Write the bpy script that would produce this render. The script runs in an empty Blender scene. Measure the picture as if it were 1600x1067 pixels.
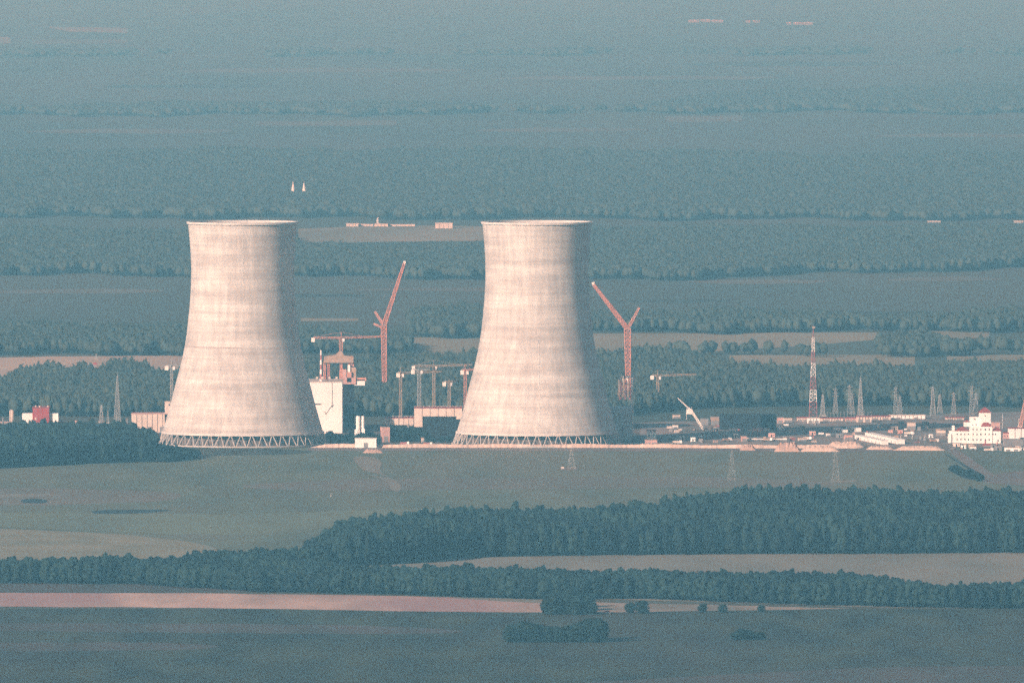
import bpy, math, random
import numpy as np
random.seed(7); RNG = np.random.default_rng(11)
R = math.radians
S = bpy.context.scene
COL = S.collection

# ------------------------------------------------------------------ camera, sky, sun, exposure
CAM_H, CAM_D, F = 420.0, 10000.0, 20800.0      # height, distance to the towers, focal length in photo pixels
SUN_EL, SUN_AZ = 20.0, 41.0                    # sun behind the camera, to its left
cam = bpy.data.cameras.new('camera'); co = bpy.data.objects.new('camera', cam); COL.objects.link(co)
co.location = (0, -CAM_D, CAM_H)
co.rotation_euler = (R(90) - math.atan(.042 - 160.5/F), 0, 0)
cam.sensor_width = 36; cam.lens = 36*F/1600
cam.clip_start = 10; cam.clip_end = 120000
S.camera = co
sd = (-math.sin(R(SUN_AZ))*math.cos(R(SUN_EL)), -math.cos(R(SUN_AZ))*math.cos(R(SUN_EL)), math.sin(R(SUN_EL)))
W = bpy.data.worlds.new('World'); S.world = W; W.use_nodes = True
wn = W.node_tree.nodes; wl = W.node_tree.links
sky = wn.new('ShaderNodeTexSky'); sky.sky_type = 'NISHITA'; sky.sun_disc = False
sky.sun_elevation = R(SUN_EL); sky.sun_rotation = math.atan2(sd[0], sd[1])
bg = wn['Background']; bg.inputs['Strength'].default_value = 0.06
wl.new(sky.outputs[0], bg.inputs['Color'])
sun = bpy.data.lights.new('sun', 'SUN'); so = bpy.data.objects.new('sun', sun); COL.objects.link(so)
sun.energy = 4.9; sun.angle = R(.5); sun.color = (1, .92, .84)
from mathutils import Vector
so.rotation_euler = Vector(sd).to_track_quat('Z', 'Y').to_euler()
S.view_settings.view_transform = 'Standard'; S.view_settings.look = 'None'
S.view_settings.exposure = 0.55; S.view_settings.gamma = 1
S.cycles.use_denoising = False      # keep the grain of the photograph
S.cycles.use_adaptive_sampling = True; S.cycles.adaptive_threshold = .12; S.cycles.adaptive_min_samples = 20
S.cycles.max_bounces = 4; S.cycles.volume_bounces = 0
S.cycles.caustics_reflective = False; S.cycles.caustics_refractive = False

# ------------------------------------------------------------------ placing helpers
def dep(py): return .042 + (py - 694)/F        # slope below the horizontal of a photo row
def DG(py, z=0): return (CAM_H - z)/dep(py)    # distance where that row meets height z
def XY(px, py, z=0):
    D = DG(py, z); return ((px-800)/F*D, D - CAM_D)
def XD(px, D): return (px-800)/F*D
def ZD(py, D): return CAM_H - D*dep(py)

# ------------------------------------------------------------------ materials
def mat(name, c1, c2=None, scale=.2, stretch=(1,1,1), rough=.85, metal=0, detail=4, bump=0, lo=.35, hi=.65, c3=None, scale3=.02, mix3=.5):
    m = bpy.data.materials.new(name); m.use_nodes = True
    n = m.node_tree.nodes; l = m.node_tree.links; p = n['Principled BSDF']
    p.inputs['Roughness'].default_value = rough; p.inputs['Metallic'].default_value = metal
    p.inputs['Specular IOR Level'].default_value = .25
    c2 = c2 or tuple(v*.82 for v in c1)
    tc = n.new('ShaderNodeTexCoord'); mp = n.new('ShaderNodeMapping'); mp.inputs['Scale'].default_value = stretch
    l.new(tc.outputs['Object'], mp.inputs['Vector'])
    nz = n.new('ShaderNodeTexNoise'); nz.inputs['Scale'].default_value = scale; nz.inputs['Detail'].default_value = detail
    l.new(mp.outputs[0], nz.inputs['Vector'])
    rp = n.new('ShaderNodeValToRGB'); rp.color_ramp.elements[0].position = lo; rp.color_ramp.elements[1].position = hi
    rp.color_ramp.elements[0].color = (*c2, 1); rp.color_ramp.elements[1].color = (*c1, 1)
    l.new(nz.outputs['Fac'], rp.inputs[0]); out = rp.outputs[0]
    if c3:
        n3 = n.new('ShaderNodeTexNoise'); n3.inputs['Scale'].default_value = scale3; n3.inputs['Detail'].default_value = 3
        l.new(mp.outputs[0], n3.inputs['Vector'])
        r3 = n.new('ShaderNodeValToRGB'); r3.color_ramp.elements[0].position = .45; r3.color_ramp.elements[1].position = .62
        r3.color_ramp.elements[1].color = (mix3, mix3, mix3, 1)
        l.new(n3.outputs['Fac'], r3.inputs[0])
        mx = n.new('ShaderNodeMix'); mx.data_type = 'RGBA'; mx.inputs[7].default_value = (*c3, 1)
        l.new(r3.outputs[0], mx.inputs[0]); l.new(out, mx.inputs[6]); out = mx.outputs[2]
    l.new(out, p.inputs['Base Color'])
    if bump:
        b = n.new('ShaderNodeBump'); b.inputs['Strength'].default_value = bump; b.inputs['Distance'].default_value = 1
        l.new(nz.outputs['Fac'], b.inputs['Height']); l.new(b.outputs[0], p.inputs['Normal'])
    return m

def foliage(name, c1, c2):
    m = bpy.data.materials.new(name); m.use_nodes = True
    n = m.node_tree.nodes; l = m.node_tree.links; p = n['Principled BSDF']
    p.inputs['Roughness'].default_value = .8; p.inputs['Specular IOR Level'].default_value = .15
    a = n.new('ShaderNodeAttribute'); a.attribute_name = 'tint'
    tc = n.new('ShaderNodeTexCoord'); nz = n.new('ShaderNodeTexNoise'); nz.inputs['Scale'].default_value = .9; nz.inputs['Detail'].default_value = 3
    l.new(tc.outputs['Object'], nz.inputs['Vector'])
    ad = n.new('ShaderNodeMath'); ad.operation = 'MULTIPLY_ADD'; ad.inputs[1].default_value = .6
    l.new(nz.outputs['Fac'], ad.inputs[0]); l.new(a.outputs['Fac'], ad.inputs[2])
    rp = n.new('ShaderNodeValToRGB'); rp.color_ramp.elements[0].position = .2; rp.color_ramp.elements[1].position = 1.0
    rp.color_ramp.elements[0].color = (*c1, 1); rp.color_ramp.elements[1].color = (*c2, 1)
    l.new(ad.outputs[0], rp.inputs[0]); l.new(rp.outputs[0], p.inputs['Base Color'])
    return m

def concrete_shell():
    m = bpy.data.materials.new('tower_concrete'); m.use_nodes = True
    n = m.node_tree.nodes; l = m.node_tree.links; p = n['Principled BSDF']
    p.inputs['Roughness'].default_value = .9; p.inputs['Specular IOR Level'].default_value = .2
    tc = n.new('ShaderNodeTexCoord'); oi = n.new('ShaderNodeObjectInfo')
    off = n.new('ShaderNodeVectorMath'); off.operation = 'ADD'
    sc = n.new('ShaderNodeMath'); sc.operation = 'MULTIPLY'; sc.inputs[1].default_value = 900; l.new(oi.outputs['Random'], sc.inputs[0])
    l.new(tc.outputs['Object'], off.inputs[0]); l.new(sc.outputs[0], off.inputs[1])
    def noise(stretch, scale, detail, a, b):
        mp = n.new('ShaderNodeMapping'); mp.inputs['Scale'].default_value = stretch; l.new(off.outputs[0], mp.inputs[0])
        nz = n.new('ShaderNodeTexNoise'); nz.inputs['Scale'].default_value = scale; nz.inputs['Detail'].default_value = detail
        l.new(mp.outputs[0], nz.inputs[0])
        r = n.new('ShaderNodeMapRange'); r.inputs[1].default_value = .33; r.inputs[2].default_value = .67
        r.inputs[3].default_value = a; r.inputs[4].default_value = b; l.new(nz.outputs['Fac'], r.inputs[0]); return r.outputs[0]
    lifts = noise((.010, .010, .14), 1, 6, .76, 1.06)
    rings = noise((.012, .012, .62), 1, 2, .88, 1.05)      # horizontal pour lifts
    fine = noise((.02, .02, .045), 1, 3, .90, 1.04)
    streak = noise((.30, .30, .022), 1, 5, .82, 1.06)     # vertical water streaks
    patch = noise((.07, .07, .10), 1, 4, .87, 1.04)
    def mul(a, b):
        x = n.new('ShaderNodeMath'); x.operation = 'MULTIPLY'; l.new(a, x.inputs[0]); l.new(b, x.inputs[1]); return x.outputs[0]
    v = mul(mul(mul(lifts, rings), fine), mul(streak, patch))
    rp = n.new('ShaderNodeValToRGB')
    rp.color_ramp.elements[0].position = .55; rp.color_ramp.elements[0].color = (.36, .325, .295, 1)
    rp.color_ramp.elements[1].position = 1.0; rp.color_ramp.elements[1].color = (.60, .565, .515, 1)
    l.new(v, rp.inputs[0]); l.new(rp.outputs[0], p.inputs['Base Color'])
    return m

GREY = lambda v: (v, v, v)
MT = dict(
    shell=concrete_shell(),
    rim=mat('rim_concrete', (.62,.57,.52), (.5,.46,.42), .15),
    inner=mat('inner_concrete', (.5,.45,.41), (.42,.38,.35), .05),
    column=mat('column_concrete', (.50,.45,.40), (.40,.36,.32), .3),
    fill=mat('tower_fill', (.17,.14,.12), (.08,.07,.065), .3),
    tyre=mat('tyre_rubber', (.03,.03,.03), (.02,.02,.02), 2),
    white=mat('white_panel', (.85,.82,.77), (.76,.73,.68), .12, (1,1,.4)),
    cream=mat('cream_panel', (.66,.55,.47), (.52,.42,.35), .12, (1,1,.4)),
    greyl=mat('pale_grey_cladding', (.50,.49,.47), (.42,.41,.40), .08, (1,1,.3)),
    grey=mat('grey_panel', (.26,.25,.24), (.18,.17,.17), .15),
    dark=mat('dark_cladding_and_shade', (.010,.014,.017), (.006,.009,.012), .1),  # dark cladding colour; also paints the shade under the cream halls
    red=mat('red_cladding', (.34,.045,.04), (.26,.04,.035), .2),
    roofred=mat('red_roof', (.30,.06,.05), (.22,.045,.04), .3),
    pink=mat('pink_plaster', (.55,.33,.28), (.45,.26,.22), .2),
    glass=mat('window_glass', (.06,.07,.08), (.04,.05,.06), .5, rough=.2),
    faded=mat('faded_wall', (.30,.28,.25), (.22,.21,.19), .1),
    joint=mat('stained_joint', (.33,.27,.24), (.42,.36,.32), .2),
    shadow=mat('open_joint', (.16,.13,.11), (.12,.1,.09), .4),
    orange=mat('orange_steel', (.52,.23,.16), (.38,.16,.11), .4, rough=.5),
    salmon=mat('faded_orange_steel', (.58,.30,.22), (.44,.21,.16), .4, rough=.55),
    ochre=mat('ochre_steel', (.36,.27,.19), (.3,.22,.15), .4, rough=.55),
    steel=mat('galvanised_steel', (.36,.36,.34), (.28,.28,.27), .4, rough=.5),
    steelw=mat('white_steel', (.78,.75,.7), (.66,.62,.58), .3, rough=.5),
    steelr=mat('red_steel', (.36,.13,.12), (.28,.10,.10), .3, rough=.5),
    cw=mat('counterweight_concrete', (.8,.74,.66), (.7,.65,.58), .3),
    rust=mat('scaffold_timber', (.42,.29,.21), (.28,.19,.14), .35, detail=6),
    sand=mat('sand', (.62,.47,.38), (.48,.35,.28), .06, c3=(.38,.26,.2)),
    earth=mat('red_earth', (.50,.34,.27), (.36,.24,.19), .16, detail=6),
    trunk=mat('bark', (.09,.07,.05), (.06,.045,.035), .8),
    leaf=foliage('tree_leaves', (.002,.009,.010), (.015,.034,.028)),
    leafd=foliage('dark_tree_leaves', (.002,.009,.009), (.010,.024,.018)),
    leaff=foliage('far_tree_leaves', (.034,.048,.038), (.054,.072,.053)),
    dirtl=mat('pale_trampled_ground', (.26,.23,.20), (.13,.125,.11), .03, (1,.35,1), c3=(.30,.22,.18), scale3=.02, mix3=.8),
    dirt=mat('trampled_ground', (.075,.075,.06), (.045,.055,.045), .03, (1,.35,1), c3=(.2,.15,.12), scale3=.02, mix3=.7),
)

# ------------------------------------------------------------------ mesh helpers
class MB:
    def __init__(s): s.v = []; s.f = []
    def add(s, vs, fs):
        o = len(s.v); s.v += [tuple(p) for p in vs]; s.f += [tuple(i+o for i in q) for q in fs]; return s
    def box(s, x0, x1, y0, y1, z0, z1):
        return s.add([(x0,y0,z0),(x1,y0,z0),(x1,y1,z0),(x0,y1,z0),(x0,y0,z1),(x1,y0,z1),(x1,y1,z1),(x0,y1,z1)],
                     [(3,2,1,0),(4,5,6,7),(0,1,5,4),(1,2,6,5),(2,3,7,6),(3,0,4,7)])
    def bar(s, a, b, r, r2=None, n=4):
        a, b = Vector(a), Vector(b); d = (b-a).normalized(); u = d.orthogonal().normalized(); w = d.cross(u)
        r2 = r if r2 is None else r2; vs = []
        for p, q in ((a, r), (b, r2)):
            for k in range(n):
                t = 2*math.pi*(k+.5)/n; vs.append(p + (u*math.cos(t) + w*math.sin(t))*q)
        fs = [(k, (k+1) % n, n+(k+1) % n, n+k) for k in range(n)] + [tuple(range(n-1,-1,-1)), tuple(range(n, 2*n))]
        return s.add(vs, fs)
    def lathe(s, prof, seg=48, cap=False):
        vs = []; fs = []
        for r, z in prof:
            for k in range(seg):
                t = 2*math.pi*k/seg; vs.append((r*math.cos(t), r*math.sin(t), z))
        for i in range(len(prof)-1):
            for k in range(seg):
                k2 = (k+1) % seg; fs.append((i*seg+k, i*seg+k2, (i+1)*seg+k2, (i+1)*seg+k))
        if cap: fs += [tuple(range(seg-1,-1,-1)), tuple(range((len(prof)-1)*seg, len(prof)*seg))]
        return s.add(vs, fs)
    def lattice(s, a, b, w0, w1, n, r, rb=None):
        """four chords with zigzag bracing from a to b"""
        a, b = Vector(a), Vector(b); d = (b-a).normalized(); rb = rb or r*.6
        u = d.cross(Vector((0,1,0)));
        if u.length < .1: u = d.cross(Vector((1,0,0)))
        u.normalize(); w = d.cross(u).normalized()
        def c(t, i):
            h = (w0 + (w1-w0)*t)/2; sx, sy = ((-1,-1),(1,-1),(1,1),(-1,1))[i]
            return a + (b-a)*t + u*sx*h + w*sy*h
        for i in range(4): s.bar(c(0,i), c(1,i), r)
        for k in range(n):
            for i in range(4):
                j = (i+1) % 4
                s.bar(c(k/n, i), c((k+1)/n, j), rb); s.bar(c(k/n, j), c((k+1)/n, i), rb)
                s.bar(c((k+1)/n, i), c((k+1)/n, j), rb)
        return s
    def build(s, name, m, parent=None, smooth=False, loc=None):
        me = bpy.data.meshes.new(name); me.from_pydata(s.v, [], s.f); me.update()
        me.materials.append(m)
        if smooth: me.polygons.foreach_set('use_smooth', [True]*len(me.polygons))
        o = bpy.data.objects.new(name, me); COL.objects.link(o)
        if parent: o.parent = parent
        if loc: o.location = loc
        return o

def tag(o, label=None, cat=None, group=None, kind=None):
    if label: o['label'] = label
    if cat: o['category'] = cat
    if group: o['group'] = group
    if kind: o['kind'] = kind
    return o
def thing(name, label, cat, loc, rz=0, group=None):
    o = bpy.data.objects.new(name, None); COL.objects.link(o); o.location = loc; o.rotation_euler = (0,0,rz)
    o.empty_display_size = 5
    return tag(o, label, cat, group)
def copy_tree(o, loc=None, rz=None, label=None, scale=None):
    c = o.copy(); COL.objects.link(c)
    for ch in o.children:
        d = ch.copy(); COL.objects.link(d); d.parent = c
        for g in ch.children:
            e = g.copy(); COL.objects.link(e); e.parent = d
    if loc: c.location = loc
    if rz is not None: c.rotation_euler = (0,0,rz)
    if scale: c.scale = scale
    if label: c['label'] = label
    return c

# ------------------------------------------------------------------ ground and fields
GY0, GY1, GX = -CAM_D-1400, 58000, 7500
g = MB(); NX, NYS = 2, [GY0, -2000, 6000, 20000, GY1]
for i in range(len(NYS)-1):
    g.add([(-GX,NYS[i],0),(GX,NYS[i],0),(GX,NYS[i+1],0),(-GX,NYS[i+1],0)], [(0,1,2,3)])
MG = mat('farmland', (.075,.085,.055), (.045,.062,.042), .004, (1,.10,1), detail=8, c3=(.10,.085,.06), scale3=.0016, mix3=.5)
tag(g.build('ground', MG), kind='structure')
WOB = random.Random(5); rng = random.Random(3)
def field(pts, m, name='field', lv=2, wob=.45):
    """a sheet lying almost on the ground; lv keeps overlapping sheets a few centimetres apart"""
    z = .05 + .035*lv; q = []
    for i in range(len(pts)):
        p0, p1 = pts[i], pts[(i+1) % len(pts)]; n = max(1, int(abs(p1[0]-p0[0])/26))
        for k in range(n):
            u = k/n; q.append((p0[0]*(1-u)+p1[0]*u, p0[1]*(1-u)+p1[1]*u + WOB.uniform(-wob,wob)))
    b = MB(); b.add([(*XY(x, y, z), z) for x, y in q], [tuple(range(len(q)))[::-1]])
    return tag(b.build(name, m), kind='structure')
def curve(pts, n=4):
    """soften a polygon outline a little"""
    for _ in range(2):
        q = []
        for i in range(len(pts)):
            a, b = pts[i], pts[(i+1) % len(pts)]
            q += [(a[0]*.75+b[0]*.25, a[1]*.75+b[1]*.25), (a[0]*.25+b[0]*.75, a[1]*.25+b[1]*.75)]
        pts = q
    return pts
fm = lambda nm, c1, c2, sc=.02, st=(1,.2,1), **k: mat(nm, c1, c2, sc, st, detail=6, **k)
F_mead = fm('meadow', (.135,.152,.092), (.085,.104,.066), .022, c3=(.155,.14,.09), scale3=.006, mix3=.7)
F_green = fm('crop_green', (.048,.056,.028), (.012,.018,.011), .03, c3=(.05,.05,.038), scale3=.004, mix3=.6)
F_pale = fm('stubble', (.245,.212,.158), (.175,.16,.12), .02)
F_pale2 = fm('pale_verge', (.40,.29,.22), (.25,.2,.15), .03, (1,.5,1), c3=(.12,.11,.08), scale3=.01, mix3=.7)
F_grass = fm('dry_grass', (.26,.23,.15), (.19,.18,.115), .03, (1,.5,1))
F_pink = fm('ploughed_pink', (.60,.39,.31), (.38,.25,.2), .025, (1,.22,1), c3=(.34,.19,.18), scale3=.012, mix3=.8)
F_purp = fm('fallow', (.085,.07,.058), (.05,.05,.04), .03)
F_tan = fm('tan_stubble', (.52,.37,.26), (.38,.28,.2), .01)
F_far = fm('far_field', (.30,.25,.16), (.2,.18,.11), .006)
F_band = fm('band_field', (.098,.100,.070), (.066,.074,.053), .004, (1,.15,1), c3=(.04,.06,.045), scale3=.002, mix3=.9)
F_far2 = fm('pale_far_field', (.15,.137,.097), (.105,.10,.072), .004)
F_dark = fm('dark_wet', (.02,.035,.04), (.015,.03,.03), .03)

F_soil = fm('bare_soil', (.21,.165,.135), (.14,.12,.10), .03)
F_brown = fm('worn_meadow', (.175,.15,.11), (.125,.12,.085), .012)
F_lite = fm('light_meadow', (.16,.18,.11), (.12,.14,.09), .012)
field([(-120,700),(1720,700),(1720,880),(-120,925)], F_mead, lv=0)
field([(560,888),(720,872),(1000,866),(1720,862),(1720,950),(1400,950),(560,925)], F_pale, lv=1)
field([(-120,1090),(1720,1090),(1720,952),(-120,952)], F_green, lv=0)
field(curve([(-120,974),(300,974),(620,978),(760,988),(600,992),(-120,985)]), F_purp, lv=1)
field(curve([(-100,1004),(330,1004),(350,1016),(-100,1019)]), F_purp, lv=1)
field(curve([(900,1067),(1180,1052),(1380,1042),(1720,1040),(1720,1090),(700,1090)]), F_purp, lv=1)
field([(-120,926),(300,927),(600,931),(862,938),(864,957),(700,956),(300,950),(-120,947)], F_pink, lv=3)
field([(700,934),(862,936),(864,944),(760,938)], F_pale, lv=4)
field([(925,941),(1100,945),(1240,949),(1330,951),(1240,953),(1100,955),(925,957)], F_pale2, lv=3)
field([(-120,908),(200,910),(430,925),(-120,926)], F_purp, lv=2)
field(curve([(-140,822),(150,831),(300,846),(352,860),(300,880),(-140,900)]), F_grass, lv=1)
field(curve([(-140,762),(180,764),(300,771),(250,786),(-140,792)]), F_brown, lv=1, wob=1)
field(curve([(380,752),(900,744),(1250,748),(1350,760),(900,764),(380,768)]), F_brown, lv=1, wob=1)
field(curve([(-140,797),(300,806),(640,794),(760,796),(500,826),(350,840),(-140,816)]), F_lite, lv=1, wob=1)
field(curve([(-20,772),(95,771),(98,775),(-20,778)]), F_pale, lv=2)
field(curve([(30,780),(70,779),(75,786),(35,787)]), F_dark, lv=2)
field(curve([(140,797),(225,796),(280,797),(225,802),(145,803)]), F_dark, lv=2)
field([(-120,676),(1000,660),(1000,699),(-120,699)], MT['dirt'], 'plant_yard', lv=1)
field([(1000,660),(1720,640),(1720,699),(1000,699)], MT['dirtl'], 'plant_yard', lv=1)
field(curve([(-120,699.5),(490,700),(480,712),(0,712)]), F_green, lv=2)
field([(480,699.5),(1000,700),(1420,700),(1420,706),(480,704)], F_soil, lv=3)
field(curve([(548,714),(572,712),(600,720),(590,738),(622,752),(628,768),(612,768),(606,752),(576,742),(560,728)]), F_pale, 'dirt_track', lv=2)
field(curve([(555,732),(600,742),(606,748),(560,738)]), F_mead, lv=3)
field([(1462,690),(1480,690),(1566,750),(1548,755)], F_soil, 'road', lv=3)
field([(1475,709),(1479,709),(1537,742),(1531,744)], F_dark, 'ditch', lv=4)
field(curve([(1520,755),(1560,738),(1640,735),(1640,760)]), F_soil, lv=2)
field(curve([(1480,732),(1500,730),(1530,745),(1525,751),(1500,745)]), F_dark, 'pond', lv=4)
field(curve([(872,731),(900,729),(906,734),(876,735)]), F_soil, lv=2)
field(curve([(1280,753),(1340,749),(1340,753),(1300,756)]), F_pale, lv=2)
# behind the plant
field([(-140,562),(75,557),(330,555),(330,640),(-140,640)], F_tan)
field([(640,527),(760,528),(760,560),(640,555)], F_far)
field([(925,521),(1372,519),(1366,531),(1250,541),(925,560)], F_far)
field([(1445,517),(1548,517),(1545,528),(1440,530)], F_far)
field([(1140,555),(1430,554),(1430,580),(1140,580)], F_far, lv=3)
field([(1480,556),(1720,552),(1720,580),(1480,580)], F_far)
field([(466,357),(640,352),(770,354),(760,376),(466,380)], F_far)
field([(470,497),(560,497),(560,501),(470,502)], F_far, lv=4)
for pts, m, lv in [([(-200,426),(1000,432),(1800,410),(1800,475),(1000,475),(-200,475)], F_band, 1),
               ([(-200,474.8),(700,474.8),(1800,474.8),(1800,500),(-200,515)], F_band, 2),
               ([(-300,190),(1900,186),(1900,240),(900,238),(-300,240)], F_band, 1),
               ([(400,190),(620,188),(620,196),(400,197)], F_far2, 2),
               ([(1040,182),(1160,180),(1160,190),(1040,191)], F_far2, 2),
               ([(-200,85),(1000,85),(1900,85),(1900,140),(1100,160),(-200,165)], F_band, 1),
               ([(70,42),(200,44),(200,52),(110,50)], F_far, 3), ([(-60,56),(15,58),(18,68),(-60,67)], F_far, 3),
               ([(50,62),(200,62),(200,68),(50,69)], F_far2, 3),
               ([(-300,-10),(1900,-10),(1900,25),(-300,30)], F_band, 1)]:
    field(pts, m, lv=lv)
for px, py, w, h, m in ((1180,440,260,7,'l'),(1480,436,200,8,'l'),(700,452,320,7,'l'),(120,455,300,8,'l'),(1300,488,380,6,'d'),(480,462,200,5,'d'),(1050,470,200,5,'d'),
                        (200,205,360,8,'l'),(880,203,300,7,'l'),(1500,212,300,7,'l'),(500,110,500,8,'l'),(1250,100,400,8,'d'),(300,135,300,6,'d'),(1000,122,500,7,'l')):
    field(curve([(px-w/2,py+h*.1),(px-w*.2,py-h/2),(px+w*.35,py-h*.4),(px+w/2,py),(px+w*.2,py+h/2),(px-w*.4,py+h*.4)]), F_far2 if m=='l' else F_green, lv=5, wob=.8)

# ------------------------------------------------------------------ woods
def ico(sub):
    import bmesh
    bm = bmesh.new(); bmesh.ops.create_icosphere(bm, subdivisions=sub, radius=1)
    v = np.array([q.co[:] for q in bm.verts]); f = np.array([[a.index for a in q.verts] for q in bm.faces]); bm.free()
    return v, f
def crown_template(level, rng, conifer=False):
    """unit tree: height 1, crown radius about .35; lumpy lobes plus loose leaf flakes and a trunk"""
    vs, fs = [], []; o = 0
    def put(v, f):
        nonlocal o
        vs.append(v); fs.append(f+o); o += len(v)
    base = ico(2 if level >= 1 else 1)
    lobes = {0: 1, 1: 3, 2: 4, 3: 14}[level]
    for k in range(lobes):
        v, f = base; v = v*(1 + rng.normal(0, .13 if level == 3 else .22, (len(v), 1)))
        if lobes == 1: c, r = np.array([0,0,.58]), np.array([.34,.34,.42])
        else:
            t = rng.uniform(0, 2*math.pi); q = rng.uniform(.05, .2); zz = (.38 + .52*k/(lobes-1)) if level < 3 else (.16 + .72*k/(lobes-1))
            s = rng.uniform(.16,.24) if level < 3 else rng.uniform(.09,.17)
            q *= 1.25 - .8*abs(zz-.5)
            c = np.array([q*math.cos(t), q*math.sin(t), zz]); r = np.array([s*1.15, s*1.15, s])
            if level < 2: r *= rng.uniform(.95,1.3); c += np.array([*rng.normal(0,.05,2), rng.normal(0,.05)])
        put(v*r + c, f)
    nf = {0: 12, 1: 44, 2: 70, 3: 900}[level]                  # leaf clumps
    d = rng.normal(size=(nf,3)); d /= np.linalg.norm(d, axis=1)[:,None]
    p = d*rng.uniform(.75,1.12,(nf,1))*np.array([.33,.33,.40 if level < 3 else .47]) + np.array([0,0,.6 if level < 3 else .52])
    sz = {0:.10, 1:.085, 2:.06, 3:.05}[level]
    a = rng.normal(0, sz, (nf,3)); b = rng.normal(0, sz, (nf,3))
    put(np.stack([p, p+a, p+b], 1).reshape(-1,3), np.arange(nf*3).reshape(-1,3))
    put(np.array([[.025,0,0],[-.015,.02,0],[-.015,-.02,0],[0,0,.6]]), np.array([[0,1,3],[1,2,3],[2,0,3]]))
    return np.concatenate(vs), np.concatenate(fs)
TPL = {lv: [crown_template(lv, RNG) for _ in range(k)] for lv, k in ((0,5),(1,7),(2,9),(3,5))}
def make_mesh(name, V, T, tint, m):
    me = bpy.data.meshes.new(name); me.vertices.add(len(V)); me.vertices.foreach_set('co', V.astype(np.float32).ravel())
    me.loops.add(len(T)*3); me.loops.foreach_set('vertex_index', T.astype(np.int32).ravel())
    me.polygons.add(len(T)); me.polygons.foreach_set('loop_start', np.arange(0, len(T)*3, 3, dtype=np.int32))
    at = me.attributes.new('tint', 'FLOAT', 'POINT'); at.data.foreach_set('value', tint.astype(np.float32))
    me.materials.append(m); me.update(calc_edges=True); return me
def wood_mesh(name, P, H, RAD, m, level, tint=None):
    n = len(P); tint = RNG.uniform(0,.62,n) if tint is None else tint
    which = RNG.integers(0, len(TPL[level]), n); ang = RNG.uniform(0, 2*math.pi, n)
    Vs, Ts, Ti = [], [], []; o = 0
    for k, (v, f) in enumerate(TPL[level]):
        I = np.where(which == k)[0]
        if not len(I): continue
        c, s = np.cos(ang[I])[:,None], np.sin(ang[I])[:,None]
        x = (v[None,:,0]*c - v[None,:,1]*s)*RAD[I][:,None]/.35 + P[I,0][:,None]
        y = (v[None,:,0]*s + v[None,:,1]*c)*RAD[I][:,None]/.35 + P[I,1][:,None]
        z = v[None,:,2]*H[I][:,None] + P[I,2][:,None]
        V = np.stack([x,y,z],-1).reshape(-1,3)
        T = (f[None] + (np.arange(len(I))*len(v))[:,None,None]).reshape(-1,3) + o
        Vs.append(V); Ts.append(T); Ti.append(np.repeat(tint[I], len(v))); o += len(V)
    return make_mesh(name, np.concatenate(Vs), np.concatenate(Ts), np.concatenate(Ti), m)
def wood(near, tops, h, s, level, m, hv=.18, mind=12, gap=0, label=None, rad=.62, wamp=3.0, taper=None):
    """trees between the near edge (rows where it meets the ground) and the far edge (rows of its tree tops)"""
    nx, ny = zip(*near); tx, ty = zip(*tops)
    px = np.linspace(min(nx[0],tx[0]), max(nx[-1],tx[-1]), 400); wa = wamp if level == 0 else .6; ph = RNG.uniform(0,6)
    wv = lambda q: wa*(np.sin(px/61+ph+q)+.6*np.sin(px/23+2*ph+q)+.4*np.sin(px/9.7+3*ph))/1.6
    Dn = CAM_H/(.042 + (np.interp(px,nx,ny)+wv(0)*(1.1 if level == 0 else .5)-694)/F); Df = (CAM_H-h)/(.042 + (np.interp(px,tx,ty)+wv(2)-694)/F)
    Df = np.maximum(Df, Dn+mind)
    D0, D1 = Dn.min(), Df.max(); xr = max(abs(px[0]-800), abs(px[-1]-800))/F*D1
    gx, gd = np.meshgrid(np.arange((px[0]-800)/F*D1, (px[-1]-800)/F*D1, s), np.arange(D0, D1, s))
    gx = (gx + RNG.uniform(-.75,.75,gx.shape)*s).ravel(); gd = (gd + RNG.uniform(-.75,.75,gd.shape)*s).ravel()
    p = 800 + gx*F/gd
    k = (p > px[0]) & (p < px[-1]) & (gd > np.interp(p,px,Dn)) & (gd < np.interp(p,px,Df))
    gx, gd = gx[k], gd[k]
    big = np.sin(gx/31+gd/97)*np.sin(gd/53-gx/71) + .6*np.sin(gx/13+2)*np.sin(gd/29)
    if level == 0:
        edge = (gd - np.interp(p[k], px, Dn)); k2 = edge > 26*np.maximum(0, RNG.normal(0,1,len(gd)) + 1.2*np.sin(gx/43)); gx, gd, big = gx[k2], gd[k2], big[k2]
    if gap:
        k = RNG.uniform(0,1,len(gx)) > gap*(1 + big); gx, gd, big = gx[k], gd[k], big[k]
    H = h*(1 + hv*(big*.55 + RNG.normal(0,.6,len(gx))))
    H = np.clip(H, h*.4, h*1.45)
    if taper: H = H*np.clip(.42 + .58*(800+gx*F/gd-taper[0])/(taper[1]-taper[0]), .42, 1)
    P = np.stack([gx, gd-CAM_D, np.zeros(len(gx))], 1)
    rd = s*rad*(RNG.uniform(.6,1.6,len(gx)) if level else RNG.uniform(.7,1.25,len(gx)))
    tint = np.clip(.28 + .24*big + .2*np.sin(gx/6.3+gd/41+1.5*np.sin(gx/17)) + RNG.normal(0,.13,len(gx)), -.15, .85)
    o = bpy.data.objects.new('woodland', wood_mesh('woodland', P, H, rd, m, level, tint)); COL.objects.link(o)
    print('wood', len(gx), len(o.data.polygons))
    return tag(o, label, 'woodland', kind='stuff')

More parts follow.
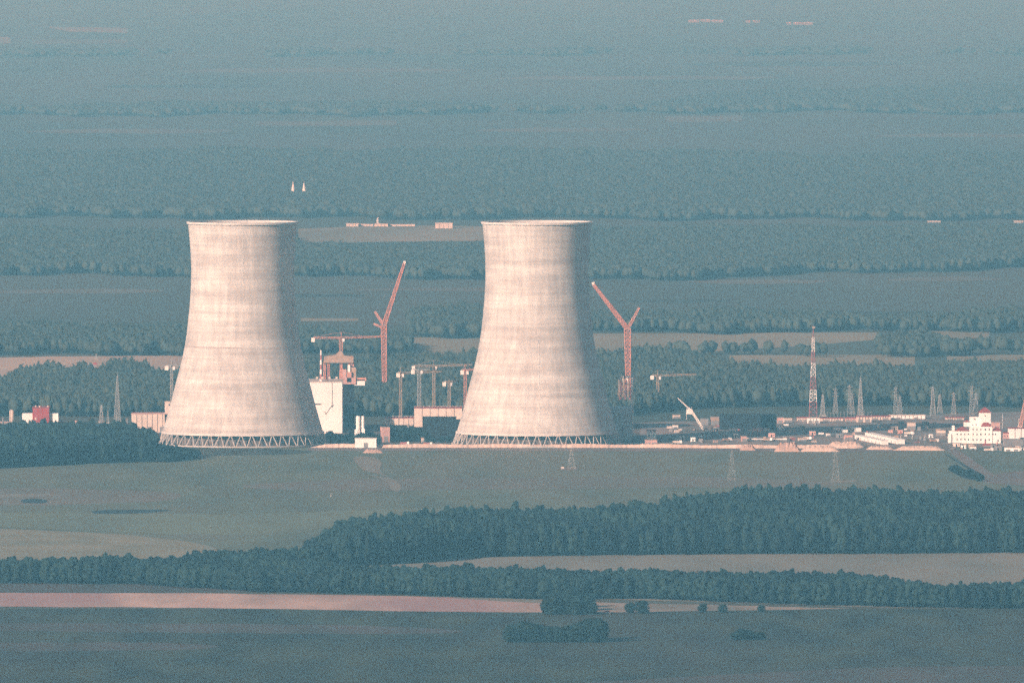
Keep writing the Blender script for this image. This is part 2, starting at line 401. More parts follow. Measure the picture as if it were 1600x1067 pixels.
wood([(-40,912),(200,914),(400,926),(600,930),(850,938),(1000,937),(1200,945),(1400,950),(1640,953)],
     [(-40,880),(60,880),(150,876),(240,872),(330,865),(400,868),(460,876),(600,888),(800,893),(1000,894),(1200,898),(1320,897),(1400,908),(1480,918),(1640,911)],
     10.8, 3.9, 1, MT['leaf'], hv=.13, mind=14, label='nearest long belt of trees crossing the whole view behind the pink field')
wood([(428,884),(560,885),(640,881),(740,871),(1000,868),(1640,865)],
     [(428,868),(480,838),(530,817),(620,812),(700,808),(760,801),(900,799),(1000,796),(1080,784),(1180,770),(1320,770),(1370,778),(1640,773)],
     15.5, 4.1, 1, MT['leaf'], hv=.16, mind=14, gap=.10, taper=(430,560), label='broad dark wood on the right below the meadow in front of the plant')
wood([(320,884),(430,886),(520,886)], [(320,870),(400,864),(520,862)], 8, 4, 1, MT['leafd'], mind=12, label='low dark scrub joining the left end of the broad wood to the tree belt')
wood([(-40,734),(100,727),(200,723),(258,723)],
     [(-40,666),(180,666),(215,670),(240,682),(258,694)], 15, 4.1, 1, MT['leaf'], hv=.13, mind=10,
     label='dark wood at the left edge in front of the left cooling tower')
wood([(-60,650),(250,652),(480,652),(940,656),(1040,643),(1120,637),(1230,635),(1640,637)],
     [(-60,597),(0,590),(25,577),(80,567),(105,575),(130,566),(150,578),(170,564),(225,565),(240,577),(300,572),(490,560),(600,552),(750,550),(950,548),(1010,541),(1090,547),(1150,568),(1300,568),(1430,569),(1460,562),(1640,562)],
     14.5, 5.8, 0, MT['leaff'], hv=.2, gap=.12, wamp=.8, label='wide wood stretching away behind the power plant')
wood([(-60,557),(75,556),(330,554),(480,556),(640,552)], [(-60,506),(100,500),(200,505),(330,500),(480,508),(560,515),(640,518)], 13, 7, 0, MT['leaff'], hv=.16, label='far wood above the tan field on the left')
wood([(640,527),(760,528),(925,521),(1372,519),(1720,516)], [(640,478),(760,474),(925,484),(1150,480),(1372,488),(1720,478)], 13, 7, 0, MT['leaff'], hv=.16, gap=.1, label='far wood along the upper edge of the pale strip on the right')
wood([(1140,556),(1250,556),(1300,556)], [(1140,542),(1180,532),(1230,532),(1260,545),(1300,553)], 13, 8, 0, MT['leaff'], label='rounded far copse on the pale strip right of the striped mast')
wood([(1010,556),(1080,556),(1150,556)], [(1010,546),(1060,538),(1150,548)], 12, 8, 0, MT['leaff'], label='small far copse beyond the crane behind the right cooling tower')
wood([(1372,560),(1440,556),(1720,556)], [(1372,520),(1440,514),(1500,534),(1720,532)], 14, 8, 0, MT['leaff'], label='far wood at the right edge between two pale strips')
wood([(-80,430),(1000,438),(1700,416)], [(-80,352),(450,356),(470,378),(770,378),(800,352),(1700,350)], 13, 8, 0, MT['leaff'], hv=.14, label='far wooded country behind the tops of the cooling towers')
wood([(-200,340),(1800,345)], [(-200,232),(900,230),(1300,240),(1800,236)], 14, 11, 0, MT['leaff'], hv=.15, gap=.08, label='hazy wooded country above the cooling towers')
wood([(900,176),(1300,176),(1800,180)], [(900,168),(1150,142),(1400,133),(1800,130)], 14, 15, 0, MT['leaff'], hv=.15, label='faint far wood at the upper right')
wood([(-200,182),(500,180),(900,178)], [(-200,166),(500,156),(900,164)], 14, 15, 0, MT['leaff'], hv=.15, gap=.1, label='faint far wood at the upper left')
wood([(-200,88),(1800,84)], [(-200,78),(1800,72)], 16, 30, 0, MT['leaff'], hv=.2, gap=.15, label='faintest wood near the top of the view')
wood([(250,723),(280,720),(315,716)],[(250,694),(280,699),(315,706)],4.5,3.2,2,MT['leafd'],mind=8,label='low scrub running out from the left wood under the foot of the left cooling tower')
# single trees
def tree_proto(i, m):
    v, f = TPL[3][i % 5]; H = 10.0; nt = 3
    t = thing('leafy_tree', None, 'tree', (0,0,0))
    vv = v*np.array([H*1.05, H*1.05, H])
    me = make_mesh('crown', vv, f[:-3], RNG.uniform(.1,.5)+RNG.normal(0,.12,len(vv)), m)
    o = bpy.data.objects.new('crown', me); COL.objects.link(o); o.parent = t
    b = MB(); b.bar((0,0,0), (0,0,H*.3), .28, .2, 8).bar((0,0,H*.3), (.2,.1,H*.7), .2, .06, 8)
    for k in range(5):
        a = k*2.4 + i; b.bar((0,0,H*(.28+.05*k)), (math.cos(a)*2.1, math.sin(a)*2.1, H*(.5+.06*k)), .11, .03, 6)
    b.build('trunk', MT['trunk'], t); return t
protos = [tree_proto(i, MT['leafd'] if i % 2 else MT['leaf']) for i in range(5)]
usedp = set()
def place_tree(px, py, hpx, label, group, wide=1.0):
    i = random.randrange(5); x, y = XY(px, py); s = hpx/F*DG(py)/10
    sc = (s*wide, s*wide, s)
    if i not in usedp:
        usedp.add(i); t = protos[i]; t.location = (x,y,0); t.rotation_euler = (0,0,random.uniform(0,6)); t.scale = sc; t['label'] = label
    else: t = copy_tree(protos[i], (x,y,0), random.uniform(0,6), label, sc)
    if group: t['group'] = group
    elif 'group' in t: del t['group']
grove = 'dark bushy tree in the long block-shaped grove standing alone in the nearest field'
for k in range(40):
    u = (k+.5)/40; px = 795 + 144*u + random.uniform(-3,3); row = k % 2
    hp = (25 if u < .15 else 24 + 4*math.sin(u*9) + (6 if u > .86 else 0)) + random.uniform(-2,2)
    place_tree(px, 1004 - 3.5*row, hp, grove, 'trees of the grove in the nearest field', 1.25)
for px, hp in ((1150,12),(1160,17),(1170,15),(1180,12),(1189,12)):
    place_tree(px, 1000, hp, 'low bush in the small thicket alone in the nearest field on the right', 'bushes of the small thicket', 2.0)
for k in range(16):
    px = 852 + 76*(k+.5)/16; place_tree(px, 960 - (k % 3)*5 + random.uniform(-1,1), 34 - abs(px-886)*.35, 'tree in the round clump jutting from the belt over the pink field end', 'trees of the jutting clump', 1.2)
for px, py, hp, lb in ((985,958,16,'left one of two bushes on the pale strip right of the jutting clump'),(1003,959,20,'larger rounded tree on the pale strip right of the jutting clump'),
                       (1098,957,13,'small bush on the pale strip, left of a matching one'),(1130,958,13,'small bush on the pale strip, right of a matching one'),
                       (1190,957,11,'rightmost low bush on the pale strip before the belt of trees')):
    place_tree(px, py, hp, lb, None, 1.6)
for k in range(9):
    place_tree(1488+k*5.5, 737+k*1.9, 9+random.uniform(0,4), 'low shrub lining the pond below the white building with red roofs', 'shrubs by the pond', 1.7)
# garden and yard trees among the plant buildings
yt = [(554,696,18),(561,696,20),(567,695.5,21),(574,696,19),(581,696,18),(588,696,15),(515,688,16),(523,690,14),(532,692,15),(541,690,12),(549,689,14),(566,686,15),(573,684,14),(581,686,12),(610,690,16),(620,688,26),(629,690,32),(640,689,35),(650,690,30),(660,690,24),
      (668,691,18),(598,690,14),(590,691,12),(676,692,12),(690,692,14),(700,691,13)]
for px, py, hp in yt:
    place_tree(px, py, hp*(.72 if px > 600 else .9), 'dark yard tree between the two cooling towers in front of the pale halls', 'yard trees between the towers', 1.3)

# ------------------------------------------------------------------ cooling towers
PROF = [(60.3,9.3),(57.8,18),(55.2,27),(52.8,36),(50.2,47),(47.4,57),(45.2,66),(43.2,76),(41.7,86),(40.6,97),(39.6,108),(38.9,119),(38.7,130),(38.9,140),(39.5,150),(40.3,158),(41,167)]
def smooth_prof(h):
    z = [p[1] for p in PROF]; r = [p[0] for p in PROF]
    return sum(np.interp(min(max(h+d,9.3),167), z, r) for d in (-5,-2.5,0,2.5,5))/5 if 14 < h < 162 else float(np.interp(h, z, r))
def cooling_tower(px, label):
    D = CAM_D; t = thing('cooling_tower', label, 'cooling tower', (XD(px,D), 0, 0), group='cooling towers')
    hs = np.linspace(9.3, 166.2, 84); outer = [(smooth_prof(h), h) for h in hs]; inner = [(r-.9, h) for r, h in outer[::-1]]
    MB().lathe(outer + inner + outer[:1], 144).build('shell', MT['shell'], t, True)
    r = 41.0
    MB().lathe([(r-.5,165.4),(r+1.15,165.6),(r+1.15,167.2),(r-1.1,167.2),(r-1.1,165.6)], 144).build('rim', MT['rim'], t)
    MB().lathe([(60.9,8.3),(61.3,8.5),(60.9,9.9),(59.2,9.9),(59.2,8.5),(60.9,8.3)], 144).build('ring_beam', MT['rim'], t)
    MB().lathe([(64.5,0),(64.5,1.1),(63.9,1.1),(63.9,.4)], 96).build('basin', MT['column'], t)
    MB().lathe([(55,1),(54,7.5),(50,10.5),(30,11),(.1,11)], 64).build('cooling_fill', MT['fill'], t)
    n = 48
    for k in range(n):
        a = 2*math.pi*k/n
        for sgn in (-1, 1):
            b = a + sgn*math.pi/n*.9
            c = MB(); c.bar((60.4*math.cos(a+sgn*.006), 60.4*math.sin(a+sgn*.006), 8.9), (63.3*math.cos(b), 63.3*math.sin(b), .3), .34, .40, 6)
            c.build('column', MT['column'], t)
    a = R(-88); hs = np.linspace(*((14, 78) if px > 500 else (120, 160)), 24); b = MB()
    for h0, h1 in zip(hs[:-1], hs[1:]):
        p0, p1 = smooth_prof(h0)+.12, smooth_prof(h1)+.12
        b.bar((p0*math.cos(a), p0*math.sin(a), h0), (p1*math.cos(a), p1*math.sin(a), h1), .12)
    b.build('ladder', MT['steelw'], t)
    if px < 500:
        b = MB(); vs = []; m = 30
        for k in range(m+1):
            q = R(-178 + 88*k/m); rr = smooth_prof(74)+.12
            for z, dr in ((73.5,.12),(74.3,-.12)): vs.append(((rr+dr)*math.cos(q), (rr+dr)*math.sin(q), z))
        b.add(vs, [(2*k, 2*k+2, 2*k+3, 2*k+1) for k in range(m)]); b.build('joint_band', MT['joint'], t)
    return t
cooling_tower(379, 'left one of the two huge pale concrete cooling towers, its foot behind the dark wood')
cooling_tower(839, 'right one of the two huge pale concrete cooling towers, all its slanted legs visible')

# ------------------------------------------------------------------ plain buildings
def gbox(p, name, m, x0, x1, y0, y1, z0, z1): return MB().box(x0,x1,y0,y1,z0,z1).build(name, m, p)
def building(name, label, cat, px0, px1, pyt, pyb, depth, wall='white', roof='grey', rot=0, wins=None, doors=0, gable=0, seams=0, group=None, D=None, winmat='glass', parapet=.5):
    D = D or DG(pyb); w = (px1-px0)/F*D/max(.3, math.cos(rot)) if rot else (px1-px0)/F*D
    h = (pyb-pyt)/F*D; x = XD((px0+px1)/2, D); z0 = CAM_H - D*dep(pyb)
    t = thing(name, label, cat, (x, D-CAM_D, max(z0,0) if abs(z0) > .5 else 0), rot, group)
    hw = h - (gable or parapet)
    gbox(t, 'wall', MT[wall], -w/2, w/2, 0, depth, -.3, hw)
    if gable:
        e = .4; b = MB(); b.add([(-w/2-e,-e,hw),(w/2+e,-e,hw),(w/2+e,depth+e,hw),(-w/2-e,depth+e,hw),(-w/2-e,depth/2,hw+gable),(w/2+e,depth/2,hw+gable)],
                              [(0,1,5,4),(2,3,4,5),(0,4,3),(1,2,5),(3,2,1,0)]); b.build('roof', MT[roof], t)
    else:
        gbox(t, 'roof', MT[roof], -w/2-.25, w/2+.25, -.25, depth+.25, hw, hw+parapet)
    if wins:
        nc, nr, ww, wh = wins
        for r in range(nr):
            for c in range(nc):
                cx = -w/2 + w*(c+.5)/nc; cz = hw*(r+.6)/nr
                f = gbox(t, 'window', MT[winmat], cx-ww/2, cx+ww/2, -.12, .05, cz-wh/2, cz+wh/2)
    for d in range(doors):
        cx = -w/2 + w*(d+.5)/doors; hh = min(hw*.55, 4.5)
        gbox(t, 'door', MT['grey'], cx-1.6, cx+1.6, -.14, .05, 0, hh)
    if seams:
        for k in range(1, seams):
            cx = -w/2 + w*k/seams; gbox(t, 'panel_joint', MT['shadow'], cx-.22, cx+.22, -.10, .05, 0, hw)
    return t

# big white reactor hall behind the left tower
rb = building('reactor_hall', 'tall blank white hall half hidden behind the right flank of the left cooling tower', 'power plant hall', 440, 534.5, 596.5, 677, 60, 'white', 'cream', parapet=.6)
hw = 41.5
gbox(rb, 'drain_pipe', MT['shadow'], 15.3, 15.6, -.25, -.02, 20, 41)
MB().bar((15.5,-.3,22),(10.5,-.3,14.5),.12).bar((10.5,-.3,14.5),(9.5,-.3,17),.12).bar((15.5,-.3,20),(16.8,-.3,22.5),.1).build('stair', MT['shadow'], rb)
gbox(rb, 'vent_louvre', MT['shadow'], 1.5, 7, -.2, -.02, 21.8, 22.8)
for x in (3,7,12.5,18): gbox(rb, 'roof_vent', MT['cream'], x, x+1.6, 4, 6, 41.5, 43.2)
D1 = DG(683)
# stepped half-built reactor block on the hall's far side
D2 = 10300
def at(px, py, D): return (XD(px,D), D-CAM_D, ZD(py,D))
t = thing('reactor_building', 'half-built reactor block in tan scaffolding with a sloped top above the white hall', 'reactor building', (XD(529,D2), D2-CAM_D, 0))
xo = XD(529,D2)
def L(px, py): return (XD(px,D2)-xo, ZD(py,D2))
b = MB(); pts = [L(505,567),(L(552,567)),(L(552,557)),L(538,555.5),L(534,549),(L(530,549)),L(524,555),L(506,558)]
n = len(pts); b.add([(x,0,z) for x,z in pts]+[(x,22,z) for x,z in pts], [tuple(range(n)), tuple(range(2*n-1,n-1,-1))]+[(i,(i+1)%n,n+(i+1)%n,n+i) for i in range(n)][::1])
b.build('upper_deck', MT['rust'], t)
for px in (507,513,533,546,551):
    a = L(px,567); MB().lattice((a[0],3,L(0,598)[1]),(a[0],3,a[1]),1.6,1.6,16,.25,.15).build('scaffold_leg', MT['salmon'], t)
z0 = L(529,598)[1]
gbox(t, 'lower_block', MT['dark'], L(507,0)[0], L(553,0)[0], 4, 20, 0, z0)
for px0,px1,py0,py1,m in ((535,541,577,592,'pink'),(542,549,581,597,'salmon'),(549,556,574,590,'rust'),(536,556,590,600,'pink'),(553,570,593,602,'white'),(556,572,590,595,'salmon'),(543,547,570,584,'white')):
    gbox(t, 'scaffold_bay', MT[m], L(px0,0)[0], L(px1,0)[0], -1-px0%3, 3, L(0,py1)[1], L(0,py0)[1])
# striped chimney on the hall roof
t = thing('vent_stack', 'slim red and white striped stack rising above the roof of the tall white hall', 'chimney', (XD(501.5,10215), 215, ZD(597,10215)-1.5))
zt = ZD(547,10215)-ZD(597,10215)+1.5; zs = np.linspace(0, zt, 8)
for k in range(7): MB().lathe([(1.15-.08*k,zs[k]),(1.15-.08*(k+1),zs[k+1])], 16, True).build('band', MT['steelw' if k % 2 == 0 else 'steelr'], t)
t = thing('scaffold_tower', 'short red lattice frame standing on the white hall beside the striped stack', 'scaffold', (XD(511,10220),220,ZD(597,10220)-1.5))
MB().lattice((0,0,0),(0,0,ZD(572,10220)-ZD(597,10220)+1.5),1.8,1.8,6,.22,.14).build('frame', MT['steelr'], t)
t['label'] = 'short red lattice frame just right of the striped stack above the white hall'

# ------------------------------------------------------------------ cranes
def tower_crane(px, pyb, pyt, pxl, pxr, D, label, col='ochre', pyj=None, cab=None, w=1.9, cwside='l', jm=None):
    x = XD(px,D); s = F/D
    t = thing('tower_crane', label, 'tower crane', (x, D-CAM_D, 0), group='tower cranes over the building site')
    zt = ZD(pyt,D); zb = max(0, ZD(pyb,D)) if pyb else 0
    MB().lattice((0,0,0),(0,0,zt),w,w,max(6,int(zt/3)),.26,.16).build('mast', MT[col], t)
    zj = zt; jm = jm or col
    xl, xr = (pxl-px)/s, (pxr-px)/s
    long_, short_ = (xr, xl) if cwside == 'l' else (xl, xr)
    MB().lattice((0,0,zj+.6),(long_,0,zj+1.6),1.5,.9,max(6,int(abs(long_)/3)),.15,.10).build('jib', MT[jm], t)
    MB().lattice((0,0,zj+.6),(short_,0,zj+.6),1.4,1.2,4,.18,.12).build('counter_jib', MT[jm], t)
    MB().bar((0,0,zj),(0,0,zj+5),.4,.2).bar((0,0,zj+5),(long_*.6,0,zj+1.8),.08).bar((0,0,zj+5),(short_,0,zj+1.2),.08).build('apex', MT[col], t)
    MB().box(short_-1.4,short_+1.4,-1.2,1.2,zj-2.6,zj+.6).build('counterweight', MT['cw'], t)
    MB().box(.9,2.5,-1.6,.2,zj-2.4,zj+.1).build('cab', MT['steelw'], t)
    return t
tower_crane(533,None,529,489,596,10330,'tower crane with a long level jib standing over the tan reactor block', 'salmon', w=2.4)
tower_crane(626,None,584,622,690,10240,'tower crane with the lowest jib, first mast right of the crawler crane boom','ochre')
tower_crane(655,None,579,645,700,10220,'tower crane with a thick pale mast rising from the left corner of the cream hall','steel',w=2.6)
tower_crane(678,None,573,646,738,10300,'tower crane with the highest long thin jib, just right of the thick pale mast','ochre')
tower_crane(702,None,598,694,716,10320,'faint short tower crane just left of the right cooling tower','ochre')
tower_crane(727,None,580,722,742,10120,'tower crane mast with red hoists against the left flank of the right cooling tower','salmon')
tower_crane(268,None,573,260,300,10120,'tower crane mast against the left flank of the left cooling tower','steel', cwside='l')
tower_crane(988,None,590,970,993,10130,'slim pale hoist mast standing right of the right cooling tower','steelw', w=1.5)
tower_crane(1028,None,588,1019,1088,10700,'distant tower crane with an orange counterweight right of the big orange crane','ochre', cwside='l')

def heavy_crane(px, pyb, pyk, jib, back, strut, D, label, wm=4.2):
    t = thing('heavy_lift_crane', label, 'heavy crane', (XD(px,D), D-CAM_D, 0)); x0 = XD(px,D)
    P = lambda q: (XD(q[0],D)-x0, 0, ZD(q[1],D))
    k = P((px,pyk)); zb = 0
    gbox(t, 'undercarriage', MT['grey'], -7, 7, -5, 5, 0, 2.5); gbox(t, 'machine_house', MT['salmon'], -5, 6, -3.5, 3.5, 2.5, 6)
    MB().lattice((k[0]+.6,0,5),k,3.0,wm,18,.55,.34).build('main_mast', MT['orange'], t)
    j = P(jib); MB().lattice(k,j,3.4,1.6,22,.5,.30).build('jib', MT['orange'], t)
    MB().box(j[0]-1,j[0]+1,-1,1,j[2]-.8,j[2]+1.6).build('jib_head', MT['cw'], t)
    q = P(back); MB().lattice(k,q,2.2,1.2,9,.34,.22).build('back_mast', MT['salmon'], t)
    if strut: q2 = P(strut); MB().lattice((k[0],0,k[2]-2),q2,1.4,1.2,6,.28,.2).build('strut', MT['salmon'], t)
    MB().bar(q,j,.07).build('pendant_line', MT['grey'], t)
    MB().box(k[0]-2.4,k[0]+2.4,-1.8,1.8,k[2]-1.5,k[2]+1.2).build('pivot', MT['grey'], t)
    MB().bar(j,(j[0]+.2,0,j[2]-14),.07).build('hoist_rope', MT['grey'], t)
    return t
heavy_crane(600,598,509,(632,411),(586,487),(584,506),10900,'giant orange lattice crane between the towers, its boom leaning up to the right')
heavy_crane(981,585,514,(927,444),(999,481),None,10700,'giant orange lattice crane right of the right tower, its boom leaning up to the left', 5)
# clutter by the foot of the right orange crane
t = thing('scaffold_stack', 'ragged purple and rust scaffolding below the boom of the right orange crane', 'scaffold', (XD(975,10180),180,0))
for k in range(9):
    px = 967 + 2.4*k; py = 592 + 5*math.sin(k*2.1); a = (XD(px,10180)-XD(975,10180)); z = ZD(py,10180)
    MB().lattice((a,k%3,max(0,z-14)),(a+.6,k%3,z),1.2,1.0,4,.2,.14).build('frame', MT[('rust','steelr','steelw')[k%3]], t)

# ------------------------------------------------------------------ plant buildings
def split_hall(name, label, px0, px1, pyt, pym, pyb, depth, up='cream', seams=6, legs=(), roof='roofred'):
    D = DG(pyb); w = (px1-px0)/F*D; h = (pyb-pyt)/F*D; hm = (pyb-pym)/F*D
    t = thing(name, label, 'hall', (XD((px0+px1)/2,D), D-CAM_D, 0))
    gbox(t, 'lower_wall_painted_shade', MT['dark'], -w/2+.4, w/2-.4, .5, depth, 0, hm)  # near-black colour stands in for shade beneath the cream upper wall
    gbox(t, 'upper_wall', MT[up], -w/2, w/2, 0, depth+.3, hm, h-.5)
    gbox(t, 'roof', MT[roof], -w/2-.2, w/2+.2, -.2, depth+.5, h-.5, h)
    for k in range(1, seams): cx = -w/2+w*k/seams; gbox(t, 'panel_joint', MT['shadow'], cx-.18, cx+.18, -.12, .03, hm, h-.5)
    for a, b_, pb in legs:
        x0 = XD(a,D)-XD((px0+px1)/2,D); x1 = XD(b_,D)-XD((px0+px1)/2,D)
        gbox(t, 'end_wall', MT[up], x0, x1, -.3, .2, (pyb-pb)/F*D, hm)
    n = int(w/2.2); b = MB()
    for k in range(n+1): b.bar((-w/2+w*k/n,0,h),(-w/2+w*k/n,0,h+1.1),.07)
    b.bar((-w/2,0,h+1.1),(w/2,0,h+1.1),.08); b.build('railing', MT['steelw'], t)
    return t
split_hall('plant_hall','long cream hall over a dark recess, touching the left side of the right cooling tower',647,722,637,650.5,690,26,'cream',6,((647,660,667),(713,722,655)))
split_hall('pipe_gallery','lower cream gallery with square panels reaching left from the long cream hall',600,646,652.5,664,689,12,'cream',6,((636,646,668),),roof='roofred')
building('substation_hut','small pinkish hut under the left end of the cream gallery','hut',597,609,667,691,8,'pink','rust',rot=.2,doors=1,parapet=.3)
building('loading_shed','low pale shed under the dark recess of the cream hall, the nearer one','shed',658,678,684,691,6,'cream','rust',doors=2,parapet=.3)
building('storage_shed','low pink shed under the dark recess of the cream hall, the farther one','shed',672,692,678,685,6,'pink','rust',doors=2,parapet=.3)
building('pump_house','plain white box building on the sandy bank between the cooling towers','pump house',554.5,588,684.5,700,9,'white','cream',doors=1,parapet=.35)
def silo_pair():
    D = DG(693.6); t = thing('silo_block', 'pair of tall white silos behind the white box on the bank', 'silo', (XD(562,D), D-CAM_D, 0)); s = F/D
    for px, r, pt in ((559.5,3.4,650),(567,2.3,650)):
        MB().lathe([(r/s,0),(r/s,(693.6-pt)/s-1),(r/s*.9,(693.6-pt)/s)],24,True).build('silo', MT['white'], t, False, ((px-562)/s,0,0))
    gbox(t,'annex',MT['white'],(554-562)/s,(559-562)/s,-2,2,0,(693.6-671)/s); gbox(t,'annex',MT['white'],(566-562)/s,(570-562)/s,-2,2,0,(693.6-670)/s)
silo_pair()
# left group
def red_white():
    D = DG(669); s = F/D; t = thing('boiler_house','white block building with a taller dark red middle, at the left above the wood','building',(XD(63,D),D-CAM_D,0))
    f = lambda n,m,a,b,yt,y0,y1: gbox(t,n,MT[m],(a-63)/s,(b-63)/s,y0,y1,0,(669-yt)/s)
    f('white_wing','white',34,51,646.5,0,20); f('red_tower','red',50.5,76.5,637,-3,22); f('white_wing','white',76,90.5,646,0,20)
    gbox(t,'roof_edge',MT['roofred'],(50-63)/s,(77-63)/s,-3.3,22.3,(669-637)/s,(669-636)/s)
    for p in (54,60,73): gbox(t,'roof_vent',MT['cream'],(p-63)/s,(p+2-63)/s,2,3,(669-636)/s,(669-634)/s)
    gbox(t,'window',MT['cream'],(54-63)/s,(56.5-63)/s,-3.2,-2.9,(669-656)/s,(669-652)/s)
    for p in (38,44,80,85): gbox(t,'window',MT['grey'],(p-63)/s,(p+2-63)/s,-.15,.05,(669-659)/s,(669-656)/s)
red_white()
def tank(px, w, pt, pb, m, name, label, cat):
    D = DG(pb); s = F/D; t = thing(name,label,cat,(XD(px,D),D-CAM_D,0)); h=(pb-pt)/s; r=w/2/s
    MB().lathe([(r,0),(r,h-.8),(r*.6,h-.2),(.1,h)],24,True).build('tank_body',MT[m],t,True)
    MB().bar((-r*.7,-r*.8,0),(-r*.7,-r*.8,h),.12).bar((-r*.4,-r*.95,0),(-r*.4,-r*.95,h),.12).build('ladder',MT['grey'],t); return t
tank(17.5,7,640,667,'cream','storage_tank','tall pale tank left of the red and white building','tank')
tank(4,3,652,668,'grey','storage_tank','thin grey tank nearest the left edge of the view','tank')
building('yard_shed','low grey shed running from the left edge to the tall pale tank','shed',-30,14,659,668,8,'grey','pink',doors=3,parapet=.3)
building('works_hall','low cream hall reaching out from behind the left foot of the left cooling tower','hall',205,262,646,676,24,'cream','pink',seams=7,doors=3)
building('stair_block','pale upright block against the lower left flank of the left cooling tower','building',257,272,627.5,676,10,'cream','cream',wins=(1,5,1.4,1.2))
for i,(px,w,pt,pb,m) in enumerate(((96,5,656,666,'pink'),(101,6,660,667,'cream'),(121,4,657,664,'pink'),(196,6,654,662,'grey'),(160,5,657,663,'grey'))):
    building('site_hut',('small pink hut just right of the red and white building','low cream hut second to the right of the red and white building','lone pink hut between the red and white building and the lattice masts','grey hut between the tall lattice mast and the cream hall','grey hut at the foot of the short lattice mast')[i],'hut',px-w/2,px+w/2,pt,pb,5,m,'rust',rot=.25,doors=1,parapet=.3)
# masts
def mast(px, pt, pb, w0, w1, D, name, label, m='steel', n=14, group=None, cat='mast', top=True, r=.2):
    t = thing(name,label,cat,(XD(px,D),D-CAM_D,0),group=group); z=ZD(pt,D); zb=max(0.,ZD(pb,D)) if pb else 0
    MB().lattice((0,0,0),(0,0,z*.93),w0,w1,n,r,r*.65).build('lattice',MT[m],t)
    if top: MB().bar((0,0,z*.93),(0,0,z),.18,.06).build('spike',MT[m],t)
    gbox(t,'footing',MT['column'],-w0*.7,w0*.7,-w0*.7,w0*.7,-.2,.6); return t
mast(183,582,None,5.5,.7,DG(662),'lattice_mast','tall slim lattice mast above the dark wood on the left',n=20,r=.18)
mast(158,631,None,3.5,1.0,DG(660),'lattice_mast','short lattice mast left of the tall one above the dark wood',n=9)
mast(168,641,None,1.6,.4,DG(661),'lattice_mast','thin short mast between the short and the tall lattice mast on the left',n=6,r=.12)
mast(150,552,None,1.6,.5,DG(562),'lattice_mast','tiny distant mast standing in the tan field on the left',n=5,r=.12)
# striped red and white mast
D = DG(652); t = thing('striped_mast','tall red and white banded lattice mast on the right','mast',(XD(1271,D),D-CAM_D,0)); s=F/D
zz=[0,(652-628)/s,(652-609)/s,(652-589)/s,(652-567)/s,(652-549)/s,(652-527)/s]; ws=[7.2,6.4,5.4,4.4,3.3,2.5,1.8]
for k in range(6):
    MB().lattice((0,0,zz[k]),(0,0,zz[k+1]),ws[k]*.85,ws[k+1]*.85,3,.24,.11).build('band',MT['steelr' if k%2==0 else 'steelw'],t)
MB().bar((0,0,zz[6]),(0,0,(652-508)/s),.4,.25).build('antenna',MT['steelr'],t); gbox(t,'top_lamp_housing',MT['ochre'],-.8,1.6,-.6,.6,(652-513)/s,(652-510)/s)
# pylons
def pylon(px, pt, D, label, group, arms=3, m='steel', w=5.0, r=.12):
    t = thing('power_pylon',label,'pylon',(XD(px,D),D-CAM_D,0),random.uniform(-.3,.3),group); h=ZD(pt,D)
    MB().lattice((0,0,0),(0,0,h*.95),w,.9,11,r,r*.6).bar((0,0,h*.95),(0,0,h),.1).build('body',MT[m],t)
    for k in range(arms):
        z=h*(.66+.12*k); q=h*(.13-.02*k); MB().bar((-q,0,z),(q,0,z),r).bar((-q,0,z),(0,0,z+h*.05),r*.6).bar((q,0,z),(0,0,z+h*.05),r*.6).build('cross_arm',MT[m],t)
    return t
bp='power pylons in front of the wood on the right'; bl='grey lattice power pylon in the row before the dark wood right of the striped mast'
for px,pt in ((1306,605),(1328,600),(1332,612),(1400,603),(1407,618),(1458,602),(1469,615),(1491,612),(1519,600),(1526,612)):
    pylon(px,pt,DG(650)+random.uniform(0,60),bl,bp,w=4)
mast(1345,586,None,4.5,.6,DG(650),'lattice_mast','tallest slim grey mast among the pylons right of the striped mast',n=18)
mast(1286,614,None,4,1,DG(650),'lattice_mast','grey lattice mast close to the right foot of the striped mast',n=10)
for i,(px,pt,pb) in enumerate(((893,700,735),(1144,702,752),(1306,702,754))):
    pylon(px,pt,DG(pb),('grey pylon in the meadow below the right cooling tower','faint grey pylon in the meadow, middle one of three','grey pylon in the meadow standing on a pale patch')[i],None,w=5.5,r=.042)
for i in range(14):
    px=1293+i*5.3; D=DG(652); t=thing('switchyard_post','thin pale post in the row above the right low halls','post',(XD(px,D),D-CAM_D,0),group='switchyard posts'); h=(652-642-random.uniform(0,3))*D/F
    MB().bar((0,0,0),(0,0,h),.16,.1).build('pole',MT['steel'],t); MB().bar((-.8,0,h*.85),(.8,0,h*.85),.1).build('arm',MT['steel'],t)
for px,pt,pb in ((1073,637,656),(1408,680,690),(1426,679,686),(1446,679,685),(1592,655,667),(1567,648,670),(517,771,776)):
    D=DG(pb); t=thing('lamp_pole',{1073:'thin grey pole left of the mobile crane',1408:'pale pole right of the long slanting sheds',1426:'first pale pole left of the white building with red roofs',1446:'second pale pole nearer the white building with red roofs',1592:'thin grey pole by the red crane mast at the right edge',1567:'tall grey pole right of the white building with red roofs',517:'tiny white marker post alone in the meadow'}[px],'pole',(XD(px,D),D-CAM_D,0)); h=(pb-pt)/F*D
    MB().bar((0,0,0),(0,0,h),.2,.12).build('shaft',MT['steelw'],t); MB().bar((0,0,h),(.9,0,h+.1),.12).build('lamp_arm',MT['steelw'],t)

